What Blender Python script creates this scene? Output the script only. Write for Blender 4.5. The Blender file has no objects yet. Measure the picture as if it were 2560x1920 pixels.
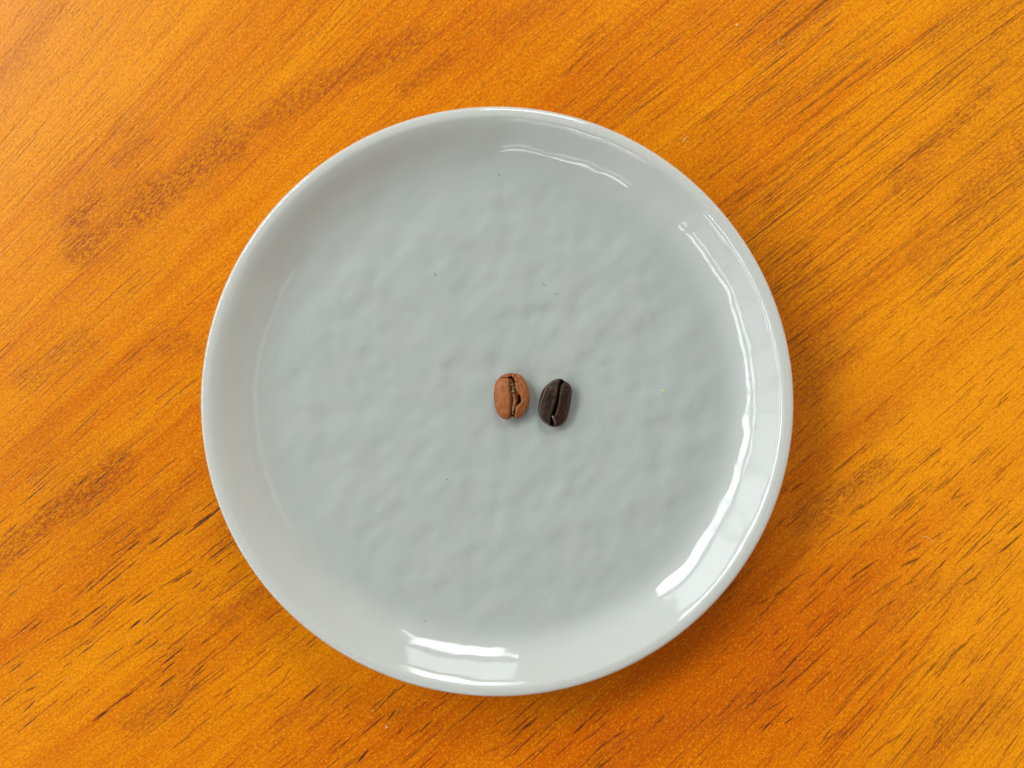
import bpy, math, random
import numpy as np

# ------------------------------------------------------------------ camera
CAM_H = 235.0                         # millimetres above the table
TAN = 0.497                           # half width of the view at unit distance
MM = 0.001
PX_W, PX_H = 2560, 1920


def kpx(z):                           # millimetres per photograph pixel at height z
    return (CAM_H - z) * 2 * TAN / PX_W


def at(px, py, z):
    k = kpx(z)
    return (px - PX_W / 2) * k, (PX_H / 2 - py) * k


sc = bpy.context.scene
cam_d = bpy.data.cameras.new("camera")
cam = bpy.data.objects.new("camera", cam_d)
sc.collection.objects.link(cam)
cam.location = (0, 0, CAM_H * MM)
cam_d.sensor_width = 36
cam_d.lens = 18 / TAN
cam_d.clip_start = 0.005
cam_d.clip_end = 50
cam_d.dof.use_dof = True
cam_d.dof.focus_distance = (CAM_H - 5) * MM
cam_d.dof.aperture_fstop = 16
sc.camera = cam

# ------------------------------------------------------------------ room light
w = bpy.data.worlds.new("World")
sc.world = w
w.use_nodes = True
bg = w.node_tree.nodes["Background"]
bg.inputs[0].default_value = (1.0, 0.93, 0.84, 1)
bg.inputs[1].default_value = 0.04
vs = sc.view_settings
vs.view_transform = 'Standard'
vs.look = 'None'
vs.exposure = 0.24
vs.gamma = 1
try:
    vs.use_curve_mapping = False
except Exception:
    pass


def window_lamp(name, az0, az1, el0, el1, L, col, D=1.8):
    """A window pane of the room as a rectangular lamp of radiance L, facing the plate."""
    az, el = math.radians((az0 + az1) / 2), math.radians((el0 + el1) / 2)
    h0, h1 = D * math.tan(math.radians(el0)), D * math.tan(math.radians(el1))
    wd = 2 * D * math.tan(math.radians((az1 - az0) / 2))
    ld = bpy.data.lights.new(name, 'AREA')
    ld.shape = 'RECTANGLE'
    ld.size = wd
    ld.size_y = h1 - h0
    ld.color = col
    ld.energy = L * math.pi * wd * (h1 - h0) / 1.0
    o = bpy.data.objects.new(name, ld)
    sc.collection.objects.link(o)
    o.location = (D * math.cos(az), D * math.sin(az), (h0 + h1) / 2)
    o.rotation_euler = (math.radians(90), 0, az + math.radians(90))
    return o


SKY = (0.93, 1.0, 1.0)
LOW = (0.90, 0.99, 1.0)
VIO = (0.95, 0.97, 1.0)
# far window towards the top of the picture, bay of windows on the left, narrow ones below
PANES = [   # azimuths, upper pane (elevations, radiance), lower pane (elevations, radiance, colour), bright strip under the transom
    (72, 94.5, 38.9, 51.5, 14, 19.5, 33.4, 4.8, LOW, 0),
    (131.2, 154, 38.9, 52.5, 14, 19.5, 33.4, 5.0, LOW, 0),
    (154.8, 166.4, 38.4, 50.2, 15, 19.5, 33.4, 4.4, LOW, 0),
    (167.2, 178.8, 38.4, 46.7, 13, 18.9, 31.2, 3.0, VIO, 9),
    (179.6, 184, 38.4, 43.2, 12, 18.9, 31.2, 2.4, VIO, 9),
    (185, 193, 38.4, 42.4, 12, 18.9, 31.2, 2.2, VIO, 10),
    (194, 200.4, 38.4, 42, 11, 18.9, 31.2, 1.9, VIO, 9),
    (201.2, 212.6, 38.4, 42, 11, 18.9, 31.2, 1.6, VIO, 8),
    (213.4, 223.4, 38.4, 41.6, 11, 18.9, 31.2, 1.2, VIO, 7),
    (239, 247.8, 38.4, 40.6, 11, 18.9, 31.2, 0.4, VIO, 4),
    (248.6, 255.8, 38.4, 41.1, 11, 18.9, 31.2, 0.4, VIO, 5),
    (256.6, 266, 38.4, 40.2, 9, 18.9, 31.2, 0.4, VIO, 4),
]
for (a0, a1, e0, e1, L1, f0, f1, L2, c2, L3) in PANES:
    window_lamp("window_lamp", a0, a1, e0, e1, L1, SKY)
    window_lamp("window_lamp", a0, a1, f0, f1, L2, c2)
    if L3:
        window_lamp("window_lamp", a0, a1, 33.0, 35.1, L3, SKY)
# pale walls of the room on the other sides, lit by the windows
WARM = (1.0, 0.92, 0.80)
for a0, a1, F in ((-100, -30, 0.17), (-30, 25, 0.62), (25, 50, 0.62), (50, 66, 0.40)):
    for e0, e1, L in ((1, 11.8, 5.5), (12, 21.8, 2.0), (22, 32.8, 0.7), (33, 46, 0.3)):
        window_lamp("wall_bounce_lamp", a0, a1, e0, e1, L * F, WARM, D=2.4)
# bright part of the ceiling over the right edge of the table
window_lamp("ceiling_lamp", -34, 34, 58, 67, 1.1, (1.0, 0.97, 0.93), D=1.6)

# ------------------------------------------------------------------ helpers
RNG = np.random.default_rng(11)
random.seed(5)


class Noise:
    def __init__(self, seed, n=256):
        self.t = np.random.default_rng(seed).random((n, n))
        self.n = n

    def one(self, x, y):
        xi, yi = np.floor(x).astype(int), np.floor(y).astype(int)
        fx, fy = x - xi, y - yi
        fx = fx * fx * fx * (fx * (fx * 6 - 15) + 10)
        fy = fy * fy * fy * (fy * (fy * 6 - 15) + 10)
        n = self.n
        a, b = self.t[xi % n, yi % n], self.t[(xi + 1) % n, yi % n]
        c, d = self.t[xi % n, (yi + 1) % n], self.t[(xi + 1) % n, (yi + 1) % n]
        return (a * (1 - fx) + b * fx) * (1 - fy) + (c * (1 - fx) + d * fx) * fy

    def __call__(self, x, y, octv=3):
        s, amp, tot = 0, 1.0, 0
        for o in range(octv):
            s = s + amp * self.one(x * 2 ** o + 17.3 * o, y * 2 ** o + 9.1 * o)
            tot += amp
            amp *= 0.5
        return s / tot * 2 - 1


def sstep(a, b, x):
    t = np.clip((x - a) / (b - a), 0, 1)
    return t * t * (3 - 2 * t)


def mesh_np(name, V, quads, tris=None, mat=None, smooth=True):
    me = bpy.data.meshes.new(name)
    V = np.asarray(V, dtype=np.float32)
    quads = np.asarray(quads, dtype=np.int32).reshape(-1, 4)
    tris = np.zeros((0, 3), np.int32) if tris is None else np.asarray(tris, np.int32).reshape(-1, 3)
    nl = quads.size + tris.size
    me.vertices.add(len(V))
    me.vertices.foreach_set("co", V.ravel())
    me.loops.add(nl)
    me.loops.foreach_set("vertex_index", np.concatenate([quads.ravel(), tris.ravel()]).astype(np.int32))
    me.polygons.add(len(quads) + len(tris))
    st = np.concatenate([np.arange(len(quads)) * 4, quads.size + np.arange(len(tris)) * 3]).astype(np.int32)
    me.polygons.foreach_set("loop_start", st)
    try:
        me.polygons.foreach_set("loop_total", np.concatenate([np.full(len(quads), 4), np.full(len(tris), 3)]).astype(np.int32))
    except Exception:
        pass
    me.polygons.foreach_set("use_smooth", np.full(len(quads) + len(tris), smooth))
    me.update(calc_edges=True)
    me.validate()
    if mat:
        me.materials.append(mat)
    return me


def attr(me, name, arr):
    a = me.attributes.new(name, 'FLOAT', 'POINT')
    a.data.foreach_set("value", np.asarray(arr, np.float32).ravel())


def link(name, me, parent=None, loc=(0, 0, 0)):
    o = bpy.data.objects.new(name, me)
    sc.collection.objects.link(o)
    o.location = loc
    if parent:
        o.parent = parent
    return o


def tag(o, label=None, cat=None, group=None, kind=None):
    if label:
        o['label'] = label
    if cat:
        o['category'] = cat
    if group:
        o['group'] = group
    if kind:
        o['kind'] = kind
    return o


class NT:
    """small helper for building node trees"""

    def __init__(self, name):
        self.m = bpy.data.materials.new(name)
        self.m.use_nodes = True
        self.t = self.m.node_tree
        self.b = self.t.nodes["Principled BSDF"]

    def n(self, typ, **kw):
        nd = self.t.nodes.new(typ)
        for k, v in kw.items():
            setattr(nd, k, v)
        return nd

    def l(self, a, b):
        self.t.links.new(a, b)

    def attr(self, name):
        return self.n("ShaderNodeAttribute", attribute_name=name).outputs["Fac"]

    def math(self, op, a, b=None, clamp=False):
        nd = self.n("ShaderNodeMath", operation=op, use_clamp=clamp)
        for i, v in enumerate((a, b)):
            if v is None:
                continue
            if isinstance(v, (int, float)):
                nd.inputs[i].default_value = v
            else:
                self.l(v, nd.inputs[i])
        return nd.outputs[0]

    def noise(self, vec, scale, detail=3, rough=0.55, dist=0.0):
        nd = self.n("ShaderNodeTexNoise")
        self.l(vec, nd.inputs["Vector"])
        nd.inputs["Scale"].default_value = scale
        nd.inputs["Detail"].default_value = detail
        nd.inputs["Roughness"].default_value = rough
        nd.inputs["Distortion"].default_value = dist
        return nd.outputs["Fac"]

    def scale(self, vec, s):
        nd = self.n("ShaderNodeVectorMath", operation='MULTIPLY')
        self.l(vec, nd.inputs[0])
        nd.inputs[1].default_value = s
        return nd.outputs[0]

    def mix(self, f, a, b, mode='MIX'):
        nd = self.n("ShaderNodeMix", data_type='RGBA', blend_type=mode)
        for s, v in ((nd.inputs[0], f), (nd.inputs[6], a), (nd.inputs[7], b)):
            if isinstance(v, (int, float)):
                s.default_value = v
            elif isinstance(v, tuple):
                s.default_value = (*v, 1)
            else:
                self.l(v, s)
        return nd.outputs[2]

    def ramp(self, f, x0, x1, y0=0.0, y1=1.0):
        nd = self.n("ShaderNodeMapRange", interpolation_type='SMOOTHSTEP')
        self.l(f, nd.inputs[0])
        for i, v in enumerate((x0, x1, y0, y1)):
            nd.inputs[i + 1].default_value = v
        return nd.outputs[0]

    def bump(self, h, strength, dist):
        nd = self.n("ShaderNodeBump")
        nd.inputs["Strength"].default_value = strength
        nd.inputs["Distance"].default_value = dist
        self.l(h, nd.inputs["Height"])
        self.l(nd.outputs[0], self.b.inputs["Normal"])
        return nd


# ------------------------------------------------------------------ table
ANG = math.radians(38)
CA, SA = math.cos(ANG), math.sin(ANG)


def to_uv(x, y):
    return x * CA + y * SA, -x * SA + y * CA


def wood_material():
    m = NT("varnished_wood")
    co = m.n("ShaderNodeCombineXYZ")
    m.l(m.attr("grain_u"), co.inputs[0])
    m.l(m.attr("grain_v"), co.inputs[1])
    uv = co.outputs[0]
    broad = m.noise(m.scale(uv, (0.008, 0.055, 1)), 1.0, 3, 0.5)
    band = m.noise(m.scale(uv, (0.010, 0.28, 1)), 1.0, 4, 0.6, 0.15)
    fine = m.noise(m.scale(uv, (0.022, 1.5, 1)), 1.0, 4, 0.62)
    hair = m.noise(m.scale(uv, (0.10, 4.2, 1)), 1.0, 3, 0.6)
    gran = m.noise(m.scale(uv, (0.85, 1.7, 1)), 1.0, 4, 0.62, 0.8)
    grain = m.noise(m.scale(uv, (1.5, 2.2, 1)), 1.0, 3, 0.7, 0.6)
    f = m.math('ADD', m.math('MULTIPLY', broad, 0.55), m.math('MULTIPLY', band, 0.45))
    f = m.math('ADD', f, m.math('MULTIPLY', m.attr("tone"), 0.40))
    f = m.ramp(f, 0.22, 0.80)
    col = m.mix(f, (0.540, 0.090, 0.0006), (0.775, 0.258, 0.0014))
    # darker hairlines along the grain
    col = m.mix(m.math('MULTIPLY', m.ramp(fine, 0.52, 0.70), 0.40), col, (0.38, 0.066, 0.0015))
    col = m.mix(m.math('MULTIPLY', m.ramp(hair, 0.54, 0.72), 0.40), col, (0.42, 0.082, 0.002))
    line = m.noise(m.scale(uv, (0.035, 2.3, 1)), 1.0, 3, 0.55, 0.3)
    col = m.mix(m.math('MULTIPLY', m.ramp(line, 0.62, 0.70), 0.34), col, (0.27, 0.042, 0.003))
    # fine granular mottling
    col = m.mix(m.math('MULTIPLY', m.ramp(grain, 0.49, 0.60), 0.42), col, (0.36, 0.085, 0.002))
    col = m.mix(m.math('MULTIPLY', m.ramp(grain, 0.48, 0.36), 0.42), col, (0.86, 0.36, 0.008))
    st = m.attr("stain")
    sp = m.math('MULTIPLY', st, m.math('ADD', 0.16, m.math('MULTIPLY', m.ramp(gran, 0.44, 0.58), 0.84)))
    col = m.mix(m.math('MULTIPLY', sp, 0.85), col, (0.26, 0.046, 0.008))
    po = m.attr("pore")
    po = m.math('MULTIPLY', po, m.math('ADD', 0.72, m.math('MULTIPLY', m.noise(m.scale(uv, (0.6, 0.5, 1)), 1.0, 2), 0.7)), True)
    pcol = m.mix(m.ramp(po, 0.35, 0.85), (0.150, 0.026, 0.006), (0.045, 0.013, 0.010))
    col = m.mix(m.math('MULTIPLY', po, 0.95, True), col, pcol)
    m.l(col, m.b.inputs["Base Color"])
    r = m.math('ADD', 0.22, m.math('MULTIPLY', gran, 0.12))
    m.b.inputs["Specular IOR Level"].default_value = 0.17
    m.l(r, m.b.inputs["Roughness"])
    m.b.inputs["IOR"].default_value = 1.5
    h = m.math('ADD', m.math('MULTIPLY', fine, 0.5), m.math('MULTIPLY', grain, 0.55))
    h = m.math('ADD', h, m.math('MULTIPLY', gran, 0.4))
    m.bump(h, 0.55, 0.00010)
    return m.m


def S(lst, ox, oy, s):
    return [(ox + a / s, oy + b / s, ox + c / s, oy + d / s, e / s) for (a, b, c, d, e) in lst]


PORES = S([(1070, 485, 1300, 320, 14), (1280, 385, 1520, 200, 16), (1340, 320, 1520, 192, 12), (815, 440, 950, 330, 10),
           (770, 525, 940, 415, 10), (890, 480, 955, 430, 12), (690, 765, 850, 640, 14), (850, 640, 940, 565, 10),
           (600, 775, 730, 670, 10), (1110, 745, 1300, 630, 8), (1200, 710, 1320, 635, 12), (915, 835, 975, 785, 8),
           (935, 855, 1060, 770, 12), (1000, 995, 1110, 900, 12), (1085, 970, 1210, 870, 10), (905, 1020, 965, 975, 14),
           (935, 1135, 1040, 1060, 10), (1015, 1170, 1080, 1125, 12), (1120, 1280, 1260, 1165, 12),
           (1125, 1325, 1200, 1265, 14), (1110, 1425, 1205, 1355, 12), (640, 990, 880, 795, 10), (500, 1020, 730, 850, 12),
           (330, 1110, 560, 970, 8), (550, 1210, 750, 1050, 8), (450, 1290, 490, 1265, 10), (220, 1030, 275, 985, 10),
           (100, 1085, 250, 960, 8), (1440, 550, 1610, 425, 12), (1480, 590, 1640, 475, 10), (190, 1455, 235, 1435, 12),
           (20, 1550, 150, 1450, 10), (160, 1610, 240, 1530, 12), (660, 1650, 740, 1595, 12), (870, 1510, 920, 1465, 10),
           (1330, 1360, 1420, 1260, 10), (1010, 1300, 1140, 1210, 8), (1090, 245, 1130, 225, 12), (1050, 435, 1100, 400, 10),
           (2080, 1530, 2210, 1420, 14), (1960, 1380, 2000, 1310, 10)], 0, 1200, 2.765)
PORES += S([(370, 1065, 530, 890, 12), (465, 1110, 515, 1050, 16), (540, 1200, 600, 1130, 10), (270, 1390, 325, 1320, 18),
            (610, 1230, 680, 1180, 10), (1310, 1210, 1440, 1090, 18), (1440, 1150, 1490, 1105, 16), (1340, 1110, 1490, 975, 14),
            (1760, 1190, 1830, 1120, 8), (1780, 1280, 1880, 1200, 10), (1930, 1300, 2090, 1190, 16), (2030, 1280, 2185, 1180, 12),
            (1850, 1430, 1950, 1350, 16), (1930, 1430, 2010, 1375, 16), (1420, 1430, 1640, 1220, 12), (1120, 1350, 1380, 1225, 10),
            (2180, 1105, 2212, 1080, 16), (780, 1040, 870, 975, 8), (1730, 1140, 1760, 1120, 10)], 800, 1400, 2.765)
PORES += S([(120, 80, 160, 50, 14), (195, 50, 235, 25, 14), (565, 165, 590, 150, 16), (350, 365, 510, 265, 12),
            (520, 305, 625, 235, 12), (830, 300, 900, 240, 10), (835, 370, 930, 290, 10), (850, 410, 920, 375, 14),
            (820, 495, 910, 455, 18), (830, 605, 885, 585, 14), (530, 560, 680, 460, 12), (480, 640, 620, 530, 12),
            (720, 610, 810, 560, 14), (610, 690, 760, 590, 12), (670, 765, 770, 695, 12), (560, 915, 690, 795, 8),
            (0, 710, 40, 690, 14), (95, 660, 145, 625, 12), (390, 770, 450, 735, 8), (200, 570, 280, 530, 10),
            (1120, 105, 1165, 90, 14), (1180, 150, 1220, 125, 12), (1000, 335, 1050, 305, 10), (1050, 365, 1105, 330, 8),
            (1185, 600, 1245, 570, 14), (1070, 770, 1110, 695, 8), (1085, 1030, 1170, 950, 12), (1005, 1130, 1090, 1040, 10),
            (885, 1105, 955, 1050, 14), (520, 1395, 600, 1310, 12), (610, 1610, 830, 1450, 10), (260, 1235, 400, 1110, 10),
            (50, 1220, 160, 1135, 12), (160, 1190, 400, 970, 12), (70, 990, 170, 910, 10), (0, 1430, 80, 1400, 10),
            (150, 1400, 185, 1375, 10), (60, 1315, 105, 1290, 12), (210, 1590, 260, 1520, 10), (350, 1510, 480, 1440, 8),
            (770, 1340, 830, 1290, 8), (1290, 870, 1440, 740, 8), (1250, 410, 1340, 345, 8), (1380, 420, 1500, 320, 14),
            (1360, 720, 1400, 670, 8), (500, 210, 680, 90, 10), (760, 200, 890, 90, 10), (780, 180, 1000, 20, 8),
            (1430, 310, 1520, 230, 10)], 1900, 1200, 2.305)

# granular brown patches, as polylines on the photograph shown 2212 wide
STAINS = [
    ([(180, 540), (300, 450), (430, 350), (500, 310)], 46, .72), ([(500, 310), (600, 240), (720, 180)], 36, .6),
    ([(720, 180), (800, 140), (900, 80)], 30, .6), ([(0, 1215), (110, 1110), (260, 1000)], 42, .75),
    ([(175, 470), (200, 430)], 40, .75), ([(0, 170), (120, 20)], 40, .45), ([(480, 1335), (560, 1280), (610, 1250)], 28, .6),
    ([(280, 1570), (420, 1490)], 30, .5), ([(1735, 1130), (1800, 1080), (1900, 1010)], 36, .65),
    ([(1720, 850), (1850, 760)], 34, .5), ([(2120, 200), (2040, 290), (1940, 390)], 36, .55), ([(2210, 300), (2100, 420)], 40, .45),
    ([(1990, 560), (2200, 400)], 34, .35), ([(2000, 1620), (2150, 1520)], 60, .4), ([(350, 760), (400, 730)], 26, .5),
    ([(60, 820), (180, 730)], 30, .4), ([(1080, 60), (1200, 10)], 30, .4), ([(2050, 1290), (2160, 1200)], 34, .4),
    ([(1900, 1330), (2010, 1250)], 26, .3), ([(620, 1560), (700, 1500)], 30, .35), ([(1560, 1560), (1700, 1440)], 40, .35),
    ([(1330, 1620), (1500, 1560)], 46, .3), ([(250, 350), (310, 300)], 20, .4), ([(880, 190), (960, 130)], 24, .5),
]


def build_table():
    u = np.arange(-152, 152.01, 0.8)
    v = np.arange(-147, 147.01, 0.15)
    gro = lambda a: np.cumsum(np.geomspace(2, 60, 14))[None][0] + a
    u = np.concatenate([-gro(152)[::-1], u, gro(152)])
    v = np.concatenate([-gro(147)[::-1], v, gro(147)])
    nu, nv = len(u), len(v)
    U, Vv = np.meshgrid(u, v, indexing='ij')
    X, Y = U * CA - Vv * SA, U * SA + Vv * CA
    n1, n2 = Noise(3), Noise(4)
    # the grain swings a little: steeper towards both far corners
    vc = np.clip(Vv, -140, 140)
    gv = Vv - U * 0.13 * (vc / 90) ** 2 * np.exp(-(U / 260) ** 2) + 1.6 * n1(U * 0.012, Vv * 0.02, 3)
    tone = np.zeros_like(U)
    # board tone: yellower upper left and far right, partly painted shade lower right and bottom
    PXx = X / kpx(0) + PX_W / 2
    PXy = PX_H / 2 - Y / kpx(0)
    tone += 0.5 * sstep(1900, 2500, PXx) + 0.35 * sstep(1000, 200, PXx + PXy * 0.7)
    tone -= 0.62 * np.exp(-(((PXx - 1850) / 480) ** 2 + ((PXy - 1600) / 420) ** 2)) - 0.12  # redder wood that also carries the plate's shade, painted into its colour
    tone -= 0.30 * np.exp(-(((PXx - 1250) / 260) ** 2 + ((PXy - 150) / 160) ** 2))
    tone -= 0.35 * np.exp(-(((PXx - 1250) / 420) ** 2 + ((PXy - 1850) / 130) ** 2))  # below the plate: redder wood with some painted shade
    stain = np.zeros_like(U)
    edge = n2(U * 0.10, Vv * 0.16, 4)
    for pts, wd, s in STAINS:
        pts = [at(a * 1.1573, b * 1.1573, 0) for a, b in pts]
        wd = wd * 1.1573 * kpx(0)
        d = np.full(U.shape, 1e9)
        for (xa, ya), (xb, yb) in zip(pts[:-1], pts[1:]):
            L2 = (xb - xa) ** 2 + (yb - ya) ** 2
            t = np.clip(((X - xa) * (xb - xa) + (Y - ya) * (yb - ya)) / L2, 0, 1)
            d = np.minimum(d, np.hypot(X - xa - t * (xb - xa), Y - ya - t * (yb - ya)))
        stain = np.maximum(stain, 1.2 * s * sstep(1.35, 0.2, d / wd - 0.55 * edge))
    stain = np.maximum(stain, 0.36 * sstep(0.26, 0.60, n2(U * 0.022 + 40, gv * 0.05, 3)))
    # open pores: dark dashes along the grain, recessed in the varnish
    pore = np.zeros_like(U)
    jit = Noise(9)

    def dash(x1, y1, x2, y2, wmm, s):
        a, b = to_uv(x1, y1), to_uv(x2, y2)
        if a[0] > b[0]:
            a, b = b, a
        L = max(b[0] - a[0], 0.4)
        i0, i1 = np.searchsorted(u, a[0] - 0.8), np.searchsorted(u, b[0] + 0.8)
        vm0, vm1 = min(a[1], b[1]) - wmm - .6, max(a[1], b[1]) + wmm + .6
        j0, j1 = np.searchsorted(v, vm0), np.searchsorted(v, vm1)
        if i1 <= i0 or j1 <= j0:
            return
        uu = u[i0:i1]
        t = np.clip((uu - a[0]) / L, 0, 1)
        c = a[1] + t * (b[1] - a[1]) + 0.10 * (jit(uu * 0.35, np.full_like(uu, a[1] * 3.1), 2))
        wt = wmm * np.clip(np.minimum((uu - a[0] + .8), (b[0] + .8 - uu)) / (0.22 * L + .8), 0.0, 1) ** 0.7
        wt = wt * (1 + 0.5 * jit(uu * 0.5, np.full_like(uu, a[1] * 1.7 + 50), 2)) + 1e-4
        d = np.abs(v[None, j0:j1] - c[:, None]) / wt[:, None]
        pore[i0:i1, j0:j1] = np.maximum(pore[i0:i1, j0:j1], s * sstep(1.15, 0.35, d))

    for (xa, ya, xb, yb, wd) in PORES:
        (x1, y1), (x2, y2) = at(xa, ya, 0), at(xb, yb, 0)
        dash(x1, y1, x2, y2, wd * kpx(0) * 0.58, 0.95 * RNG.uniform(.75, 1.05) if xa < 1150 else 0.72 * RNG.uniform(.7, 1.1))

    def angle_at(x, y):
        uu, vv = to_uv(x, y)
        return ANG + 0.13 * (np.clip(vv, -140, 140) / 90) ** 2 + RNG.normal(0, 0.03)

    # region: px centre x, y, spread x, y, count, length range mm, half width mm, strength
    for (cx, cy, sx, sy, n, l0, l1, wd, s) in [
        (350, 1500, 420, 300, 330, 2, 11, .17, .62), (300, 1150, 350, 300, 240, 2, 12, .14, .48),
        (1200, 1830, 700, 100, 240, 2, 9, .18, .60), (2150, 1500, 350, 330, 480, 1.5, 9, .18, .55),
        (2250, 950, 300, 300, 360, 1.5, 11, .15, .52), (2250, 350, 360, 350, 520, 5, 40, .14, .52),
        (1750, 150, 300, 160, 200, 5, 30, .13, .48), (600, 180, 560, 240, 340, 4, 32, .13, .44),
        (250, 600, 300, 330, 280, 3, 18, .14, .46), (1900, 650, 160, 260, 170, 4, 20, .15, .52),
        (800, 130, 700, 200, 90, 1, 3.5, .18, .42), (2350, 1780, 250, 150, 220, 3, 18, .16, .5),
        (1100, 120, 350, 120, 120, 1, 5, .16, .5),
    ]:
        for _ in range(int(n * .85)):
            px, py = cx + RNG.uniform(-1, 1) * sx * 1.1, cy + RNG.uniform(-1, 1) * sy * 1.1
            x, y = at(px, py, 0)
            L = l0 + (l1 - l0) * RNG.random() ** 2
            a = angle_at(x, y)
            dash(x - L / 2 * math.cos(a), y - L / 2 * math.sin(a), x + L / 2 * math.cos(a), y + L / 2 * math.sin(a),
                 wd * RNG.uniform(.5, 1.15), s * RNG.uniform(.4, 1.45) * (0.72 if py < 700 and px < 1400 else 1.0))
    # everywhere else on the board, so that it goes on past the frame
    for _ in range(1500):
        uu, vv = RNG.uniform(-150, 150), RNG.uniform(-145, 145)
        L = 1.5 + 9 * RNG.random() ** 2
        a = RNG.normal(0, .04) + 0.13 * (vv / 90) ** 2
        x, y = uu * CA - vv * SA, uu * SA + vv * CA
        c, s_ = math.cos(ANG + a), math.sin(ANG + a)
        dash(x - L / 2 * c, y - L / 2 * s_, x + L / 2 * c, y + L / 2 * s_, .09 * RNG.uniform(.6, 1.4), .34 * RNG.uniform(.4, 1.2))
    Z = -0.07 * pore
    n = nu * nv
    idx = np.arange(n).reshape(nu, nv)
    V = np.stack([X, Y, Z], -1).reshape(-1, 3)
    q = np.stack([idx[:-1, :-1], idx[1:, :-1], idx[1:, 1:], idx[:-1, 1:]], -1).reshape(-1, 4)
    # rounded edge and underside of the board
    ring = np.concatenate([idx[:, 0], idx[-1, 1:], idx[-2::-1, -1], idx[0, -2:0:-1]])
    m = len(ring)
    rv, allq, prev = [V], [q], ring
    base = n
    for (off, z) in ((0.8, -0.25), (1.5, -1.0), (1.8, -2.2), (1.8, -20), (1.0, -22)):
        P = V[ring].copy()
        Ud, Vd = P[:, 0] * CA + P[:, 1] * SA, -P[:, 0] * SA + P[:, 1] * CA
        Ud = Ud + np.sign(Ud) * off * (np.abs(Ud) > u[-1] - 1e-3)
        Vd = Vd + np.sign(Vd) * off * (np.abs(Vd) > v[-1] - 1e-3)
        rv.append(np.stack([Ud * CA - Vd * SA, Ud * SA + Vd * CA, np.full(m, z)], -1))
        cur = base + np.arange(m)
        allq.append(np.stack([prev, np.roll(prev, -1), np.roll(cur, -1), cur], -1)[:, ::-1])
        prev = cur
        base += m
    rv.append(np.array([[0, 0, -22.0]]))
    tr = np.stack([prev, np.roll(prev, -1), np.full(m, base)], -1)[:, ::-1]
    Vall = np.concatenate(rv)
    me = mesh_np("table", Vall * MM, np.concatenate(allq), tr, wood_material())
    ex = len(Vall) - n
    rp = np.concatenate([np.tile(ring, 5), [ring[0]]])
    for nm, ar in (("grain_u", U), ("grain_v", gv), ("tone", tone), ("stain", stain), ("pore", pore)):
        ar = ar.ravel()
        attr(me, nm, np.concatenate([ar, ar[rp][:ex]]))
    o = link("table", me)
    tag(o, "glossy orange-brown wooden tabletop with diagonal grain and dark pores", "table")


build_table()

# ------------------------------------------------------------------ plate
PK = kpx(17)
PCX, PCY = at(1241.5, 1005.5, 17)
RS = 1.011 * 741 * PK / 63.86              # scale of the section below


def glaze_material():
    m = NT("celadon_glaze")
    tc = m.n("ShaderNodeTexCoord").outputs["Object"]
    cloud = m.noise(tc, 95, 3, 0.55)
    cl2 = m.noise(tc, 260, 2, 0.5)
    col = m.mix(m.ramp(cloud, 0.35, 0.65), (0.400, 0.408, 0.382), (0.385, 0.407, 0.381))
    col = m.mix(m.math('MULTIPLY', m.ramp(cl2, 0.40, 0.62), 0.35), col, (0.394, 0.400, 0.370))
    # the glaze colour grows paler from the well to the wall and lip
    paleness = m.math('ADD', m.attr("glaze_pale"), m.math('MULTIPLY', m.math('SUBTRACT', cloud, 0.5), 0.12), True)
    col = m.mix(paleness, col, (0.490, 0.488, 0.462))
    m.l(col, m.b.inputs["Base Color"])
    m.b.inputs["Roughness"].default_value = 0.07
    m.b.inputs["IOR"].default_value = 1.42
    m.b.inputs["Subsurface Weight"].default_value = 0.6
    m.b.inputs["Subsurface Radius"].default_value = (1.0, 0.9, 0.6)
    m.b.inputs["Subsurface Scale"].default_value = 0.002
    return m.m


# slope of the inner surface (degrees) against radius (mm); integrated into the section
SL_R = np.array([0, 46.5, 48.6, 50.8, 52.3, 53.5, 55, 56.0, 57.5, 59, 60.3, 61.0, 61.4, 61.75, 62.35, 62.65, 63.08, 63.28, 63.82])
SL_A = np.array([0, 0, 1.7, 8, 16.5, 24.4, 30.9, 34.4, 38.3, 39.2, 37, 32.5, 20, 2, -4, -10, -20, -42, -76])
FLOOR_Z = 9.0


def plate_section():
    r = np.concatenate([np.arange(0.6, 45, 0.6), np.arange(45, 61, 0.2), np.arange(61, 63.85, 0.06)])
    a = np.radians(np.interp(r, SL_R, SL_A))
    ts = np.tan(a)
    z = FLOOR_Z + np.concatenate([[0], np.cumsum((ts[1:] + ts[:-1]) / 2 * np.diff(r))])
    return r, z


PR, PZ = plate_section()
RIM_Z = PZ.max()


def undulation(X, Y, rr):
    n1, n2 = Noise(21), Noise(22)
    a = math.radians(48)
    xa, ya = X * math.cos(a) + Y * math.sin(a), -X * math.sin(a) + Y * math.cos(a)
    h = 0.34 * n1(xa / 6.8 + 31, ya / 5.2 + 12, 2) + 0.06 * n2(xa / 3.6 + 5, ya / 2.9 + 44, 2)
    wt = 0.30 + 0.70 * sstep(52, 42, rr)
    wt = wt * sstep(61.5, 58, rr)
    wall = (0.075 * n2(X / 13 + 73, Y / 13 + 26, 1) + 0.020 * n1(X / 4 + 7, Y / 4 + 3, 1)) * sstep(50, 54, rr) * sstep(62.5, 60.5, rr)
    return h * wt + wall


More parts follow.
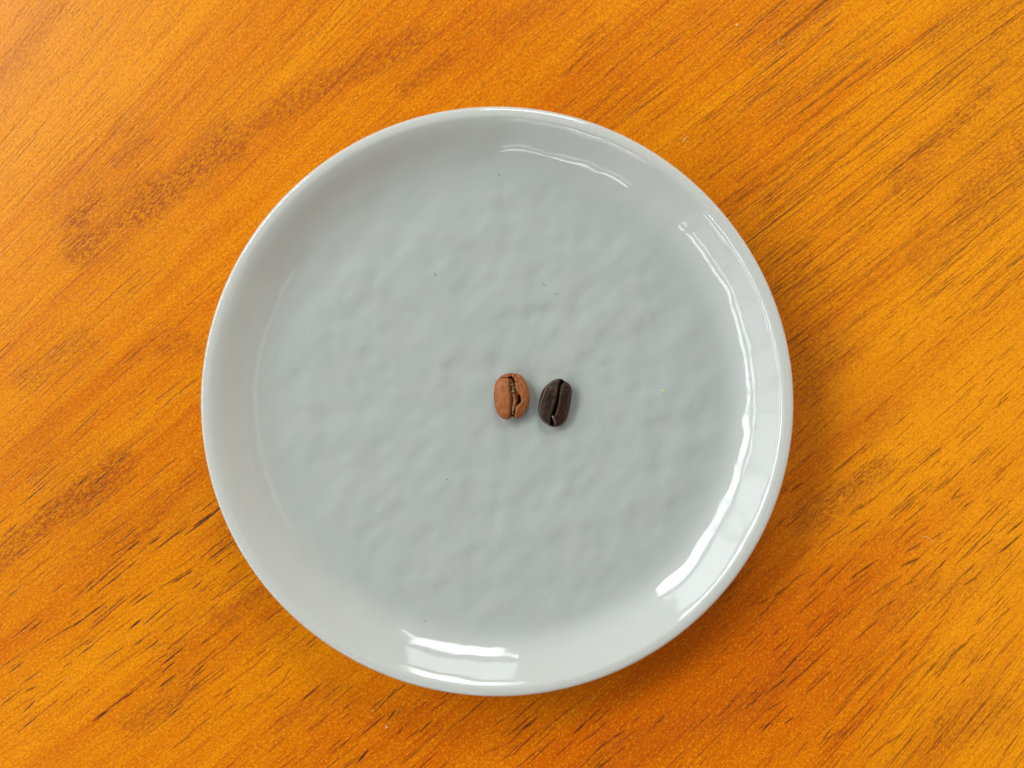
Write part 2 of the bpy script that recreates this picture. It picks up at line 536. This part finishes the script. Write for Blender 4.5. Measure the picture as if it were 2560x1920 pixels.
def build_plate():
    nth = 540
    th = np.arange(nth) / nth * 2 * math.pi
    # underside: outer flank, foot ring, recessed base
    ur = np.array([63.86, 63.84, 63.7, 63.2, 62.4, 61.0, 59, 56.5, 54.6, 53.4, 52.6, 52, 51.5, 51.2, 49.5, 49, 48.5, 47, 30, 15, 1])
    uz = np.array([RIM_Z - 1.9, RIM_Z - 2.3, RIM_Z - 2.9, RIM_Z - 3.8, RIM_Z - 5.0, RIM_Z - 6.6, RIM_Z - 8.4, 4.6, 2.8, 1.9, 1.5, 1.0, 0.35, 0.02, 0.02, 0.3, 2.0, 3.2, 3.5, 3.5, 3.5])
    r = np.concatenate([PR, ur])
    z = np.concatenate([PZ, uz])
    n_in = len(PR)
    TH, RR = np.meshgrid(th, r, indexing='xy')
    # thrown by hand: very slightly out of round
    wob = 1 + 0.0022 * np.cos(2 * TH + 0.3) + 0.0012 * np.cos(3 * TH + 1.2)
    # the lip turns over a little further out on the left than on the right
    crest = np.where(RR < 62.2, sstep(59.5, 62.2, RR), 1 - sstep(62.2, 63.9, RR))
    crest = np.where(np.arange(len(r))[:, None] < n_in, crest, 0)
    RR = RR + 0.62 * crest * (0.5 - 0.5 * np.cos(TH - 0.1)) ** 2.4
    X, Y = RR * np.cos(TH) * wob * RS, RR * np.sin(TH) * wob * RS
    Z = np.repeat(z[:, None], nth, 1)
    Z[:n_in] += undulation(X[:n_in] / RS, Y[:n_in] / RS, RR[:n_in])
    Z += 0.16 * np.cos(3 * TH + 0.8) * sstep(50, 62, RR) + 0.1 * np.cos(5 * TH) * sstep(50, 62, RR)
    Z[n_in:] = np.maximum(Z[n_in:], 0.02)
    nr = len(r)
    idx = np.arange(nr * nth).reshape(nr, nth)
    q = np.stack([idx[:-1], np.roll(idx[:-1], -1, 1), np.roll(idx[1:], -1, 1), idx[1:]], -1).reshape(-1, 4)[:, ::-1]
    V = np.stack([X, Y, Z], -1).reshape(-1, 3)
    c0 = np.array([[0, 0, Z[0].mean()], [0, 0, 3.5]])
    V = np.concatenate([V, c0])
    nb = nr * nth
    t1 = np.stack([np.full(nth, nb), idx[0], np.roll(idx[0], -1)], -1)
    t2 = np.stack([np.full(nth, nb + 1), np.roll(idx[-1], -1), idx[-1]], -1)
    me = mesh_np("plate", V * MM, q, np.concatenate([t1, t2]), glaze_material())
    attr(me, "glaze_pale", np.concatenate([(sstep(48.5, 57, RR)).ravel(), [0, 0]]))
    o = link("plate", me, None, (PCX * MM, PCY * MM, 0))
    tag(o, "round pale grey-green glazed plate with raised rim under both beans", "plate")
    return o


build_plate()


def floor_z(x, y):
    dx, dy = np.array([x - PCX]) / RS, np.array([y - PCY]) / RS
    rr = np.hypot(dx, dy)
    return float(np.interp(rr, PR, PZ)[0] + undulation(dx, dy, rr)[0])


# ------------------------------------------------------------------ coffee beans
def seg_dist(X, Y, pts):
    d = np.full(X.shape, 1e9)
    for (xa, ya), (xb, yb) in zip(pts[:-1], pts[1:]):
        L2 = (xb - xa) ** 2 + (yb - ya) ** 2 + 1e-9
        t = np.clip(((X - xa) * (xb - xa) + (Y - ya) * (yb - ya)) / L2, 0, 1)
        d = np.minimum(d, np.hypot(X - xa - t * (xb - xa), Y - ya - t * (yb - ya)))
    return d


def inside(X, Y, poly):
    c = np.zeros(X.shape, bool)
    n = len(poly)
    for i in range(n):
        (x1, y1), (x2, y2) = poly[i], poly[(i + 1) % n]
        if y1 == y2:
            continue
        k = ((y1 > Y) != (y2 > Y)) & (X < (x2 - x1) * (Y - y1) / (y2 - y1) + x1)
        c ^= k
    return c


def sdist(X, Y, poly):
    d = seg_dist(X, Y, poly + [poly[0]])
    return np.where(inside(X, Y, poly), -d, d)


def spline(pts, n):
    """closed smooth outline"""
    P = np.array(pts, float)
    m = len(P)
    t = np.linspace(0, m, n, endpoint=False)
    i = np.floor(t).astype(int)
    f = (t - i)[:, None]
    p0, p1, p2, p3 = P[(i - 1) % m], P[i % m], P[(i + 1) % m], P[(i + 2) % m]
    return 0.5 * (2 * p1 + (p2 - p0) * f + (2 * p0 - 5 * p1 + 4 * p2 - p3) * f ** 2 + (3 * p1 - p0 - 3 * p2 + p3) * f ** 3)


BEAN_Z = 12.5


def bean_mesh(name, outline, centre, org, scl, top, mat, z_eq, rise, drop, p):
    """closed body: rings from the centre of the upper face over the rim to the underside.
    top(X, Y, s) -> (dz in mm, groove, tint), X Y in pixels of the enlargement"""
    nth, nr = 420, 150
    out = spline(outline, nth)
    c = np.array(centre, float)
    s = np.linspace(0.004, 1, nr)
    s = 1 - (1 - s) ** 1.25
    XY = c + s[:, None, None] * (out - c)[None]
    X, Y = XY[..., 0], XY[..., 1]
    Sg = np.repeat(s[:, None], nth, 1)
    dz, groove, tint = top(X, Y, Sg)
    edge = (1 - Sg ** p) ** 0.62
    z = z_eq + rise * edge + dz * np.clip((1 - Sg) / 0.02, 0, 1) ** 0.5
    sb = s[::-1][1:]
    XYb = c + sb[:, None, None] * (out - c)[None]
    zb = np.repeat((z_eq - drop * np.sqrt(np.clip(1 - sb ** 2.3, 0, 1)))[:, None], nth, 1)
    X, Y, Z = np.concatenate([X, XYb[..., 0]]), np.concatenate([Y, XYb[..., 1]]), np.concatenate([z, zb])
    k = kpx(BEAN_Z) / scl
    cx, cy = at(org[0] + c[0] / scl, org[1] + c[1] / scl, BEAN_Z)
    x, y = (X - c[0]) * k, -(Y - c[1]) * k
    n = X.shape[0]
    idx = np.arange(n * nth).reshape(n, nth)
    q = np.stack([idx[:-1], idx[1:], np.roll(idx[1:], -1, 1), np.roll(idx[:-1], -1, 1)], -1).reshape(-1, 4)
    V = np.stack([x, y, Z], -1).reshape(-1, 3)
    V = np.concatenate([V, [[0, 0, Z[0].mean()], [0, 0, Z[-1].mean()]]])
    nb = n * nth
    t1 = np.stack([np.full(nth, nb), idx[0], np.roll(idx[0], -1)], -1)
    t2 = np.stack([np.full(nth, nb + 1), np.roll(idx[-1], -1), idx[-1]], -1)
    # outline may run either way round: make faces look outwards
    ar = 0.5 * np.sum(x[nr - 1] * np.roll(y[nr - 1], -1) - np.roll(x[nr - 1], -1) * y[nr - 1])
    if ar < 0:
        q, t1, t2 = q[:, ::-1], t1[:, ::-1], t2[:, ::-1]
    me = mesh_np(name, V * MM, q, np.concatenate([t1, t2]), mat)
    pad = np.zeros((n - nr, nth))
    attr(me, "groove", np.concatenate([groove.ravel(), pad.ravel(), [groove[0].mean(), 0]]))
    attr(me, "tint", np.concatenate([tint.ravel(), pad.ravel(), [tint[0].mean(), 0]]))
    return me, (cx, cy), k, c, V


def strip_mesh(name, line, widths, k, c, zf, mat, seed, thick=0.25):
    """papery skin in the crease: a crumpled ribbon with depth"""
    rg = np.random.default_rng(seed)
    P = np.array(line, float)
    m = 60
    t = np.linspace(0, len(P) - 1, m)
    cx = np.interp(t, np.arange(len(P)), P[:, 0])
    cy = np.interp(t, np.arange(len(P)), P[:, 1])
    wd = np.interp(t, np.arange(len(P)), widths)
    ker = np.array([.25, .5, .8, .5, .25]) / 1.1
    wl, wr = (wd * (1 + 0.42 * np.convolve(rg.standard_normal(m), ker, 'same')) for _ in range(2))
    zr = 1 + 0.5 * np.convolve(rg.standard_normal(m), ker, 'same')[:, None]
    na = 11
    a = np.linspace(-1, 1, na)
    X = cx[:, None] + np.where(a < 0, a * wl[:, None], a * wr[:, None])
    Y = np.repeat(cy[:, None], na, 1) + rg.normal(0, 2.0, (m, na))
    Zt = zf(X, Y) + thick * (1 - a[None] ** 2) ** 0.5 * (0.75 + 0.25 * rg.random((m, na))) * np.clip(zr, .2, 1.8)
    Zb = zf(X, Y) - 0.15
    x, y = (X - c[0]) * k, -(Y - c[1]) * k
    Vt, Vb = np.stack([x, y, Zt], -1).reshape(-1, 3), np.stack([x, y, Zb], -1).reshape(-1, 3)
    idx = np.arange(m * na).reshape(m, na)
    q = np.stack([idx[:-1, :-1], idx[1:, :-1], idx[1:, 1:], idx[:-1, 1:]], -1).reshape(-1, 4)
    ring = np.concatenate([idx[:, 0], idx[-1, 1:], idx[-2::-1, -1], idx[0, -2:0:-1]])
    sd = np.stack([ring, np.roll(ring, -1), np.roll(ring, -1) + m * na, ring + m * na], -1)
    return mesh_np(name, np.concatenate([Vt, Vb]) * MM, np.concatenate([q, q[:, ::-1] + m * na, sd[:, ::-1]]), None, mat)


def bean_material(name, base, warm, deep, pale, rough, bumpd):
    m = NT(name)
    tc = m.n("ShaderNodeTexCoord").outputs["Object"]
    lo = m.noise(tc, 620, 3, 0.6)
    fi = m.noise(m.scale(tc, (1.0, 0.45, 1)), 2600, 4, 0.65)
    col = m.mix(m.ramp(lo, 0.34, 0.66), base, warm)
    col = m.mix(m.math('MULTIPLY', m.ramp(fi, 0.50, 0.68), 0.55), col, deep)
    col = m.mix(m.math('MULTIPLY', m.ramp(fi, 0.46, 0.30), 0.30), col, pale)
    t = m.attr("tint")
    col = m.mix(m.math('MULTIPLY', m.math('MAXIMUM', t, 0.0), 1.0, True), col, pale)
    g = m.attr("groove")
    col = m.mix(m.math('MULTIPLY', g, 0.85, True), col, tuple(v * 0.30 for v in deep))  # shade inside crease, hole and cracks deepened by dark colour
    m.l(col, m.b.inputs["Base Color"])
    m.b.inputs["Roughness"].default_value = rough
    m.b.inputs["Specular IOR Level"].default_value = 0.17
    m.bump(m.math('ADD', fi, m.math('MULTIPLY', lo, 0.6)), 0.6, bumpd)
    return m.m


def chaff_material(name, a, b):
    m = NT(name)
    tc = m.n("ShaderNodeTexCoord").outputs["Object"]
    f = m.noise(tc, 1700, 4, 0.7)
    m.l(m.mix(m.ramp(f, 0.38, 0.62), a, b), m.b.inputs["Base Color"])
    m.b.inputs["Roughness"].default_value = 0.75
    return m.m


# --- light roast bean (pixels of the crop starting at 1220, 920, enlarged 11.85 times)
B_OUT = [(690, 152), (560, 157), (440, 205), (330, 285), (250, 380), (200, 490), (175, 640), (165, 800), (175, 950), (190, 1100),
         (220, 1230), (265, 1340), (330, 1430), (420, 1500), (520, 1530), (600, 1525), (645, 1500), (668, 1462), (725, 1447),
         (785, 1470), (850, 1500), (930, 1480), (1010, 1430), (1080, 1350), (1150, 1240), (1205, 1110), (1240, 980), (1255, 850),
         (1235, 720), (1200, 590), (1150, 460), (1080, 340), (1010, 240), (920, 185), (820, 157)]
B_L = [(655, 285), (670, 340), (680, 430), (690, 520), (688, 620), (685, 700), (705, 800), (715, 900), (712, 1000), (705, 1100),
       (700, 1200), (705, 1300), (700, 1380), (668, 1465)]
B_R = [(695, 245), (770, 330), (800, 420), (805, 500), (820, 600), (870, 700), (930, 780), (970, 860), (985, 960), (960, 1040),
       (890, 1100), (830, 1170), (805, 1270), (795, 1380), (785, 1472)]
B_GAP = B_L[::-1] + B_R
B_HOLE = [(895, 800), (935, 785), (975, 870), (985, 960), (955, 1035), (880, 1090), (860, 1100), (900, 1000), (905, 900)]
B_CRACK = [[(400, 270), (480, 297), (560, 288), (660, 300)], [(690, 165), (690, 260)], [(765, 325), (775, 240), (835, 185)],
           [(790, 380), (860, 412)]]
NB = Noise(55)


def brown_top(X, Y, s):
    sd = sdist(X, Y, B_GAP)
    left = X < 780
    soft = np.where(X < np.interp(Y, [p[1] for p in B_L], [p[0] for p in B_L]), 105, 34)
    g = sstep(soft, -12, sd)
    inn = sstep(-5, -45, sd)
    dz = -0.95 * g ** 1.5 - 0.45 * inn
    hole = sstep(14, -22, sdist(X, Y, B_HOLE))
    dz -= 0.9 * hole
    # a fold of the seed inside the gap
    fold = np.exp(-(seg_dist(X, Y, [(770, 790), (800, 880), (815, 980), (800, 1060), (770, 1140)]) / 38) ** 2)
    dz += 0.75 * fold
    cr = np.zeros_like(X)
    for ln in B_CRACK:
        cr = np.maximum(cr, sstep(15, 3, seg_dist(X, Y, ln)))
    star = sstep(45, 8, seg_dist(X, Y, [(690, 270), (730, 340), (770, 400)]))
    dz -= 0.45 * cr + 0.5 * star
    # bent right lobe: a hollow outside the hole
    dz -= 0.16 * np.exp(-((X - 1090) / 70) ** 2 - ((Y - 850) / 170) ** 2)
    dz += 0.10 * np.exp(-((X - 1000) / 120) ** 2 - ((Y - 1200) / 120) ** 2)
    dz += 0.09 * NB(X / 130, Y / 170, 3) + 0.035 * NB(X / 34 + 9, Y / 60, 2)
    fold2 = np.abs(NB(X / 48 + 21, Y / 120 + 4, 2)) * (X > 800)
    dz -= 0.10 * sstep(0.16, 0.0, fold2) * sstep(0, 60, sd)
    dz -= 0.20 * np.exp(-(seg_dist(X, Y, [(860, 300), (960, 420), (1040, 560)]) / 30) ** 2)
    dz += 0.16 * np.exp(-(seg_dist(X, Y, [(880, 1160), (960, 1080), (1040, 960)]) / 55) ** 2)
    # wrinkle on the left lobe
    dz -= 0.07 * np.exp(-(seg_dist(X, Y, [(400, 680), (480, 600), (600, 575)]) / 14) ** 2)
    groove = np.clip(0.95 * hole + 0.9 * cr + 0.75 * star + 0.30 * inn * (1 - fold) + 0.35 * g * (1 - fold) * (sd > -30), 0, 1)
    rim = 0.35 * np.exp(-((sd - 28) / 16) ** 2) * (X > 780) + 0.5 * fold * (0.6 + 0.4 * NB(X / 25, Y / 25, 2))
    return dz, groove, np.clip(rim, 0, 1)


tan_mat = bean_material("light_roast", (0.330, 0.108, 0.031), (0.262, 0.076, 0.022), (0.140, 0.036, 0.012), (0.46, 0.20, 0.085), 0.48, 0.00010)


def bean(label, outline, centre, org, scl, top, mat, rise, drop, p, group):
    me, (cx, cy), k, c, V = bean_mesh("body", outline, centre, org, scl, top, mat, 0.0, rise, drop, p)
    root = bpy.data.objects.new("coffee_bean", None)
    root.empty_display_size = 0.005
    sc.collection.objects.link(root)
    # rest on the highest point of the uneven floor under it
    low = V[V[:, 2] < -drop * 0.75]
    zoff = max(floor_z(cx + a, cy + b) - z for a, b, z in low[::37])
    root.location = (cx * MM, cy * MM, (zoff - drop) * MM)
    body = link("body", me, root, (0, 0, drop * MM))
    tag(root, label, "coffee bean", group)
    return root, body, k, c


c_b = (715, 850)
rb, body_b, k_b, c_b = bean("light brown coffee bean with a torn open crease and cracked top end", B_OUT, c_b, (1220, 920), 11.85,
                            brown_top, tan_mat, 1.55, 2.3, 3.2, "two roasted coffee beans on the plate")


def crease_floor_b(X, Y):
    return np.full(X.shape, 1.55 - 1.18) + 0.10 * NB(X / 60, Y / 60, 2)


ch = strip_mesh("chaff", [(700, 350), (720, 430), (735, 520), (752, 610), (735, 700), (742, 790), (765, 890), (762, 980), (762, 1080), (745, 1190), (738, 1300), (735, 1380)],
                [26, 34, 44, 46, 46, 40, 30, 30, 30, 34, 30, 18], k_b, c_b, crease_floor_b,
                chaff_material("tan_chaff", (0.055, 0.026, 0.012), (0.34, 0.21, 0.11)), 3, 0.32)
link("chaff", ch, rb, (0, 0, 2.3 * MM))

# --- dark roast bean (crop starting at 1330, 930, enlarged 11.06 times)
D_OUT = [(775, 186), (680, 197), (560, 245), (450, 330), (370, 410), (300, 500), (250, 620), (210, 760), (190, 900), (180, 1020),
         (185, 1120), (205, 1230), (250, 1310), (320, 1390), (400, 1450), (500, 1500), (600, 1520), (700, 1520), (790, 1495),
         (870, 1430), (940, 1340), (990, 1230), (1030, 1090), (1060, 960), (1090, 800), (1110, 640), (1115, 510), (1095, 420),
         (1050, 345), (985, 285), (915, 255), (870, 218), (825, 192)]
D_L = [(818, 205), (760, 330), (740, 450), (717, 600), (688, 750), (654, 900), (604, 1050), (560, 1150), (534, 1300), (528, 1470)]
D_R = [(905, 270), (832, 340), (794, 450), (771, 600), (749, 750), (726, 920), (690, 1050), (655, 1150), (610, 1230), (595, 1330),
       (600, 1420), (605, 1500)]
D_GAP = D_L[::-1] + D_R
ND = Noise(77)


def dark_top(X, Y, s):
    sd = sdist(X, Y, D_GAP)
    g = sstep(24, -20, sd)
    inn = sstep(0, -40, sd)
    dz = -0.75 * g - 0.55 * inn
    # swollen lips beside the crease
    dz += 0.10 * np.exp(-((sd - 55) / 35) ** 2)
    # the flat face ends in a ridge on the left, a shoulder runs round it
    ridge = [(700, 235), (560, 290), (450, 390), (365, 530), (310, 680), (255, 830), (222, 980), (222, 1120), (265, 1270), (350, 1385), (470, 1465)]
    rd = seg_dist(X, Y, ridge)
    dz += 0.27 * np.exp(-(rd / 28) ** 2)
    dz -= 0.08 * np.exp(-((X - 430) / 150) ** 2 - ((Y - 800) / 350) ** 2)
    dz += 0.07 * ND(X / 140, Y / 190, 3) + 0.035 * ND(X / 40 + 3, Y / 50, 2)
    dz -= 0.12 * (X - 650) / 470
    pits = sstep(0.30, 0.55, ND(X / 26 + 40, Y / 26, 2)) * np.exp(-((X - 370) / 150) ** 2 - ((Y - 950) / 230) ** 2)
    dz -= 0.06 * pits
    nick = np.exp(-(seg_dist(X, Y, [(850, 320), (930, 300)]) / 18) ** 2)
    dz -= 0.25 * nick
    lip = np.exp(-((sd - 16) / 13) ** 2) * (X > np.interp(Y, [p[1] for p in D_L], [p[0] for p in D_L]) + 40) * (Y < 1180)
    tint = 0.32 * lip + 0.75 * np.exp(-(rd / 24) ** 2) + 0.22 * pits  # highlights along ridge and crease lip painted in pale colour
    return dz, np.clip(0.8 * inn + 0.2 * g, 0, 1), np.clip(tint, 0, 1)


dark_mat = bean_material("dark_roast", (0.021, 0.009, 0.005), (0.033, 0.013, 0.006), (0.014, 0.007, 0.005), (0.110, 0.078, 0.066), 0.34, 0.00007)
rd_, body_d, k_d, c_d = bean("dark blackish brown coffee bean with a narrow straight crease", D_OUT, (650, 850), (1330, 930), 11.06,
                             dark_top, dark_mat, 1.35, 1.9, 4.2, "two roasted coffee beans on the plate")
ch2 = strip_mesh("chaff", [(575, 1200), (590, 1260), (610, 1320), (640, 1370), (655, 1440)], [14, 22, 26, 18, 10], k_d, c_d,
                 lambda X, Y: np.full(X.shape, 0.55), chaff_material("pale_chaff", (0.07, 0.045, 0.035), (0.42, 0.33, 0.28)), 8, 0.35)
link("chaff", ch2, rd_, (0, 0, 2.2 * MM))


# ------------------------------------------------------------------ crumbs, specks and lint
def plain(name, col, rough=0.7):
    m = NT(name)
    tc = m.n("ShaderNodeTexCoord").outputs["Object"]
    f = m.noise(tc, 5000, 2)
    m.l(m.mix(f, tuple(c * 0.7 for c in col), tuple(min(1, c * 1.25) for c in col)), m.b.inputs["Base Color"])
    m.b.inputs["Roughness"].default_value = rough
    return m.m


def flake(rx, ry, rz, seed):
    """small irregular chip"""
    rg = np.random.default_rng(seed)
    V, q, t = [], [], []
    nth, nph = 10, 6
    for j in range(1, nph):
        ph = math.pi * j / nph
        for i in range(nth):
            a = 2 * math.pi * i / nth
            f = 1 + 0.35 * rg.standard_normal()
            f = min(max(f, .55), 1.5)
            V.append((rx * f * math.sin(ph) * math.cos(a), ry * f * math.sin(ph) * math.sin(a), rz * math.cos(ph) * (1 + .1 * rg.standard_normal())))
    n = len(V)
    V += [(0, 0, rz), (0, 0, -rz)]
    for j in range(nph - 2):
        for i in range(nth):
            a, b = j * nth + i, j * nth + (i + 1) % nth
            q.append((a, a + nth, b + nth, b))
    for i in range(nth):
        t.append((n, i, (i + 1) % nth))
        o = (nph - 2) * nth
        t.append((n + 1, o + (i + 1) % nth, o + i))
    return np.array(V), q, t


def put_flake(name, px, py, rx, ry, rz, rot, mat, seed, label, cat, group=None, table=False):
    x, y = at(px, py, 0 if table else 9.2)
    z = 0.0 if table else floor_z(x, y)
    V, q, t = flake(rx, ry, rz, seed)
    o = link(name, mesh_np(name, V * MM, q, t, mat, False), None, (x * MM, y * MM, (z + rz * .8) * MM))
    o.rotation_euler.z = rot
    tag(o, label, cat, group)
    return o


yel, brn, blk, wht = plain("straw", (0.62, 0.58, 0.30)), plain("bran", (0.30, 0.24, 0.09)), plain("soot", (0.12, 0.11, 0.09)), plain("lint", (0.74, 0.46, 0.20))
put_flake("crumb", 1658, 977, .50, .17, .10, -.25, yel, 1, "tiny pale yellow crumb on the plate right of the dark bean", "crumb")
put_flake("crumb", 1088, 686, .13, .28, .08, .35, brn, 2, "tiny olive brown crumb on the plate above and left of the beans", "crumb")
put_flake("speck", 1248, 437, .14, .16, .07, .2, blk, 3, "tiny black speck near the top edge of the plate floor", "speck")
put_flake("speck", 1062, 1553, .10, .15, .07, .2, blk, 4, "tiny black speck near the bottom edge of the plate floor", "speck")
put_flake("speck", 1117, 1199, .11, .13, .06, .9, blk, 5, "tiny dark speck on the plate below and left of the brown bean", "speck")
put_flake("crumb", 967, 1817, .22, .35, .14, .3, wht, 7, "small pale flake on the wood below the plate", "crumb", table=True)
put_flake("crumb", 1712, 348, .14, .65, .12, -.6, wht, 8, "small pale flake on the wood at the upper right of the plate", "crumb", table=True)
put_flake("crumb", 1842, 63, .32, .22, .14, -.6, wht, 9, "small white flake on the wood near the top edge of the picture", "crumb", table=True)


def fibre(name, pts, rad, mat):
    """slender curved thread lying on a surface: pts in millimetres"""
    P = np.array(pts, float)
    m, na = len(P), 5
    V, q = [], []
    for i in range(m):
        tv = P[min(i + 1, m - 1)] - P[max(i - 1, 0)]
        tv /= np.linalg.norm(tv) + 1e-9
        s = np.cross(tv, (0, 0, 1.0))
        s /= np.linalg.norm(s) + 1e-9
        b = np.cross(s, tv)
        for j in range(na):
            a = 2 * math.pi * j / na
            V.append(P[i] + rad * (math.cos(a) * s + math.sin(a) * b))
    for i in range(m - 1):
        for j in range(na):
            q.append((i * na + j, i * na + (j + 1) % na, (i + 1) * na + (j + 1) % na, (i + 1) * na + j))
    return np.array(V), q


def put_fibre(pix, rad, mat, label, z0=None):
    P = []
    for a, b in pix:
        x, y = at(a, b, 0 if z0 is None else 9.2)
        P.append((x, y, (rad if z0 is None else floor_z(x, y) + rad)))
    P = np.array(P)
    t = np.linspace(0, len(P) - 1, 14)
    P = np.stack([np.interp(t, np.arange(len(P)), P[:, i]) for i in range(3)], -1)
    o0 = P[len(P) // 2].copy()
    o0[2] = 0
    V, q = fibre("lint_fibre", P - o0, rad, mat)
    o = link("lint_fibre", mesh_np("lint_fibre", V * MM, q, None, mat), None, tuple(o0 * MM))
    tag(o, label, "lint", "lint fibres")
    return o


put_fibre([(2305, 1341), (2316, 1342), (2325, 1347), (2330, 1355)], .06, wht, "pale curved lint fibre on the wood right of the plate's lower half")
put_fibre([(1947, 98), (1945, 106), (1949, 111), (1955, 110)], .06, wht, "pale hooked lint fibre on the wood above the plate's right side")
put_fibre([(2286, 75), (2290, 84), (2293, 86)], .05, wht, "short pale lint fibre near the top right corner of the wood")
put_fibre([(1355, 707), (1361, 712), (1362, 715)], .04, blk, "tiny dark thread on the plate floor above the brown bean", 1)
put_fibre([(1388, 733), (1392, 735), (1394, 738)], .04, blk, "tiny dark thread on the plate floor above the dark bean", 1)

# scattered dust on the varnish: too small and too many to count
DV, DQ, off = [], [], 0
for i in range(260):
    if i < 150:
        px, py = RNG.uniform(0, 1300), RNG.uniform(0, 900)
    elif i < 210:
        px, py = RNG.uniform(0, 1000), RNG.uniform(900, 1900)
    else:
        px, py = RNG.uniform(1300, 2560), RNG.uniform(0, 1900)
    if math.hypot(px - 1241, py - 1005) < 765:
        continue
    x, y = at(px, py, 0)
    L = RNG.uniform(.15, .55) * (1.8 if RNG.random() < .12 else 1)
    a = RNG.uniform(0, 6.28) if RNG.random() < .6 else ANG + .1
    bend = RNG.uniform(-.6, .6)
    r = RNG.uniform(.025, .05)
    P = [(x + L * (t - .5) * math.cos(a + bend * t), y + L * (t - .5) * math.sin(a + bend * t), r) for t in (0, .33, .66, 1)]
    V, q = fibre("d", P, r, None)
    DV.append(V)
    DQ.append(np.array(q) + off)
    off += len(V)
d = link("dust", mesh_np("dust", np.concatenate(DV) * MM, np.concatenate(DQ), None, wht))
tag(d, "pale dust flecks scattered over the varnished wood", "dust", None, "stuff")
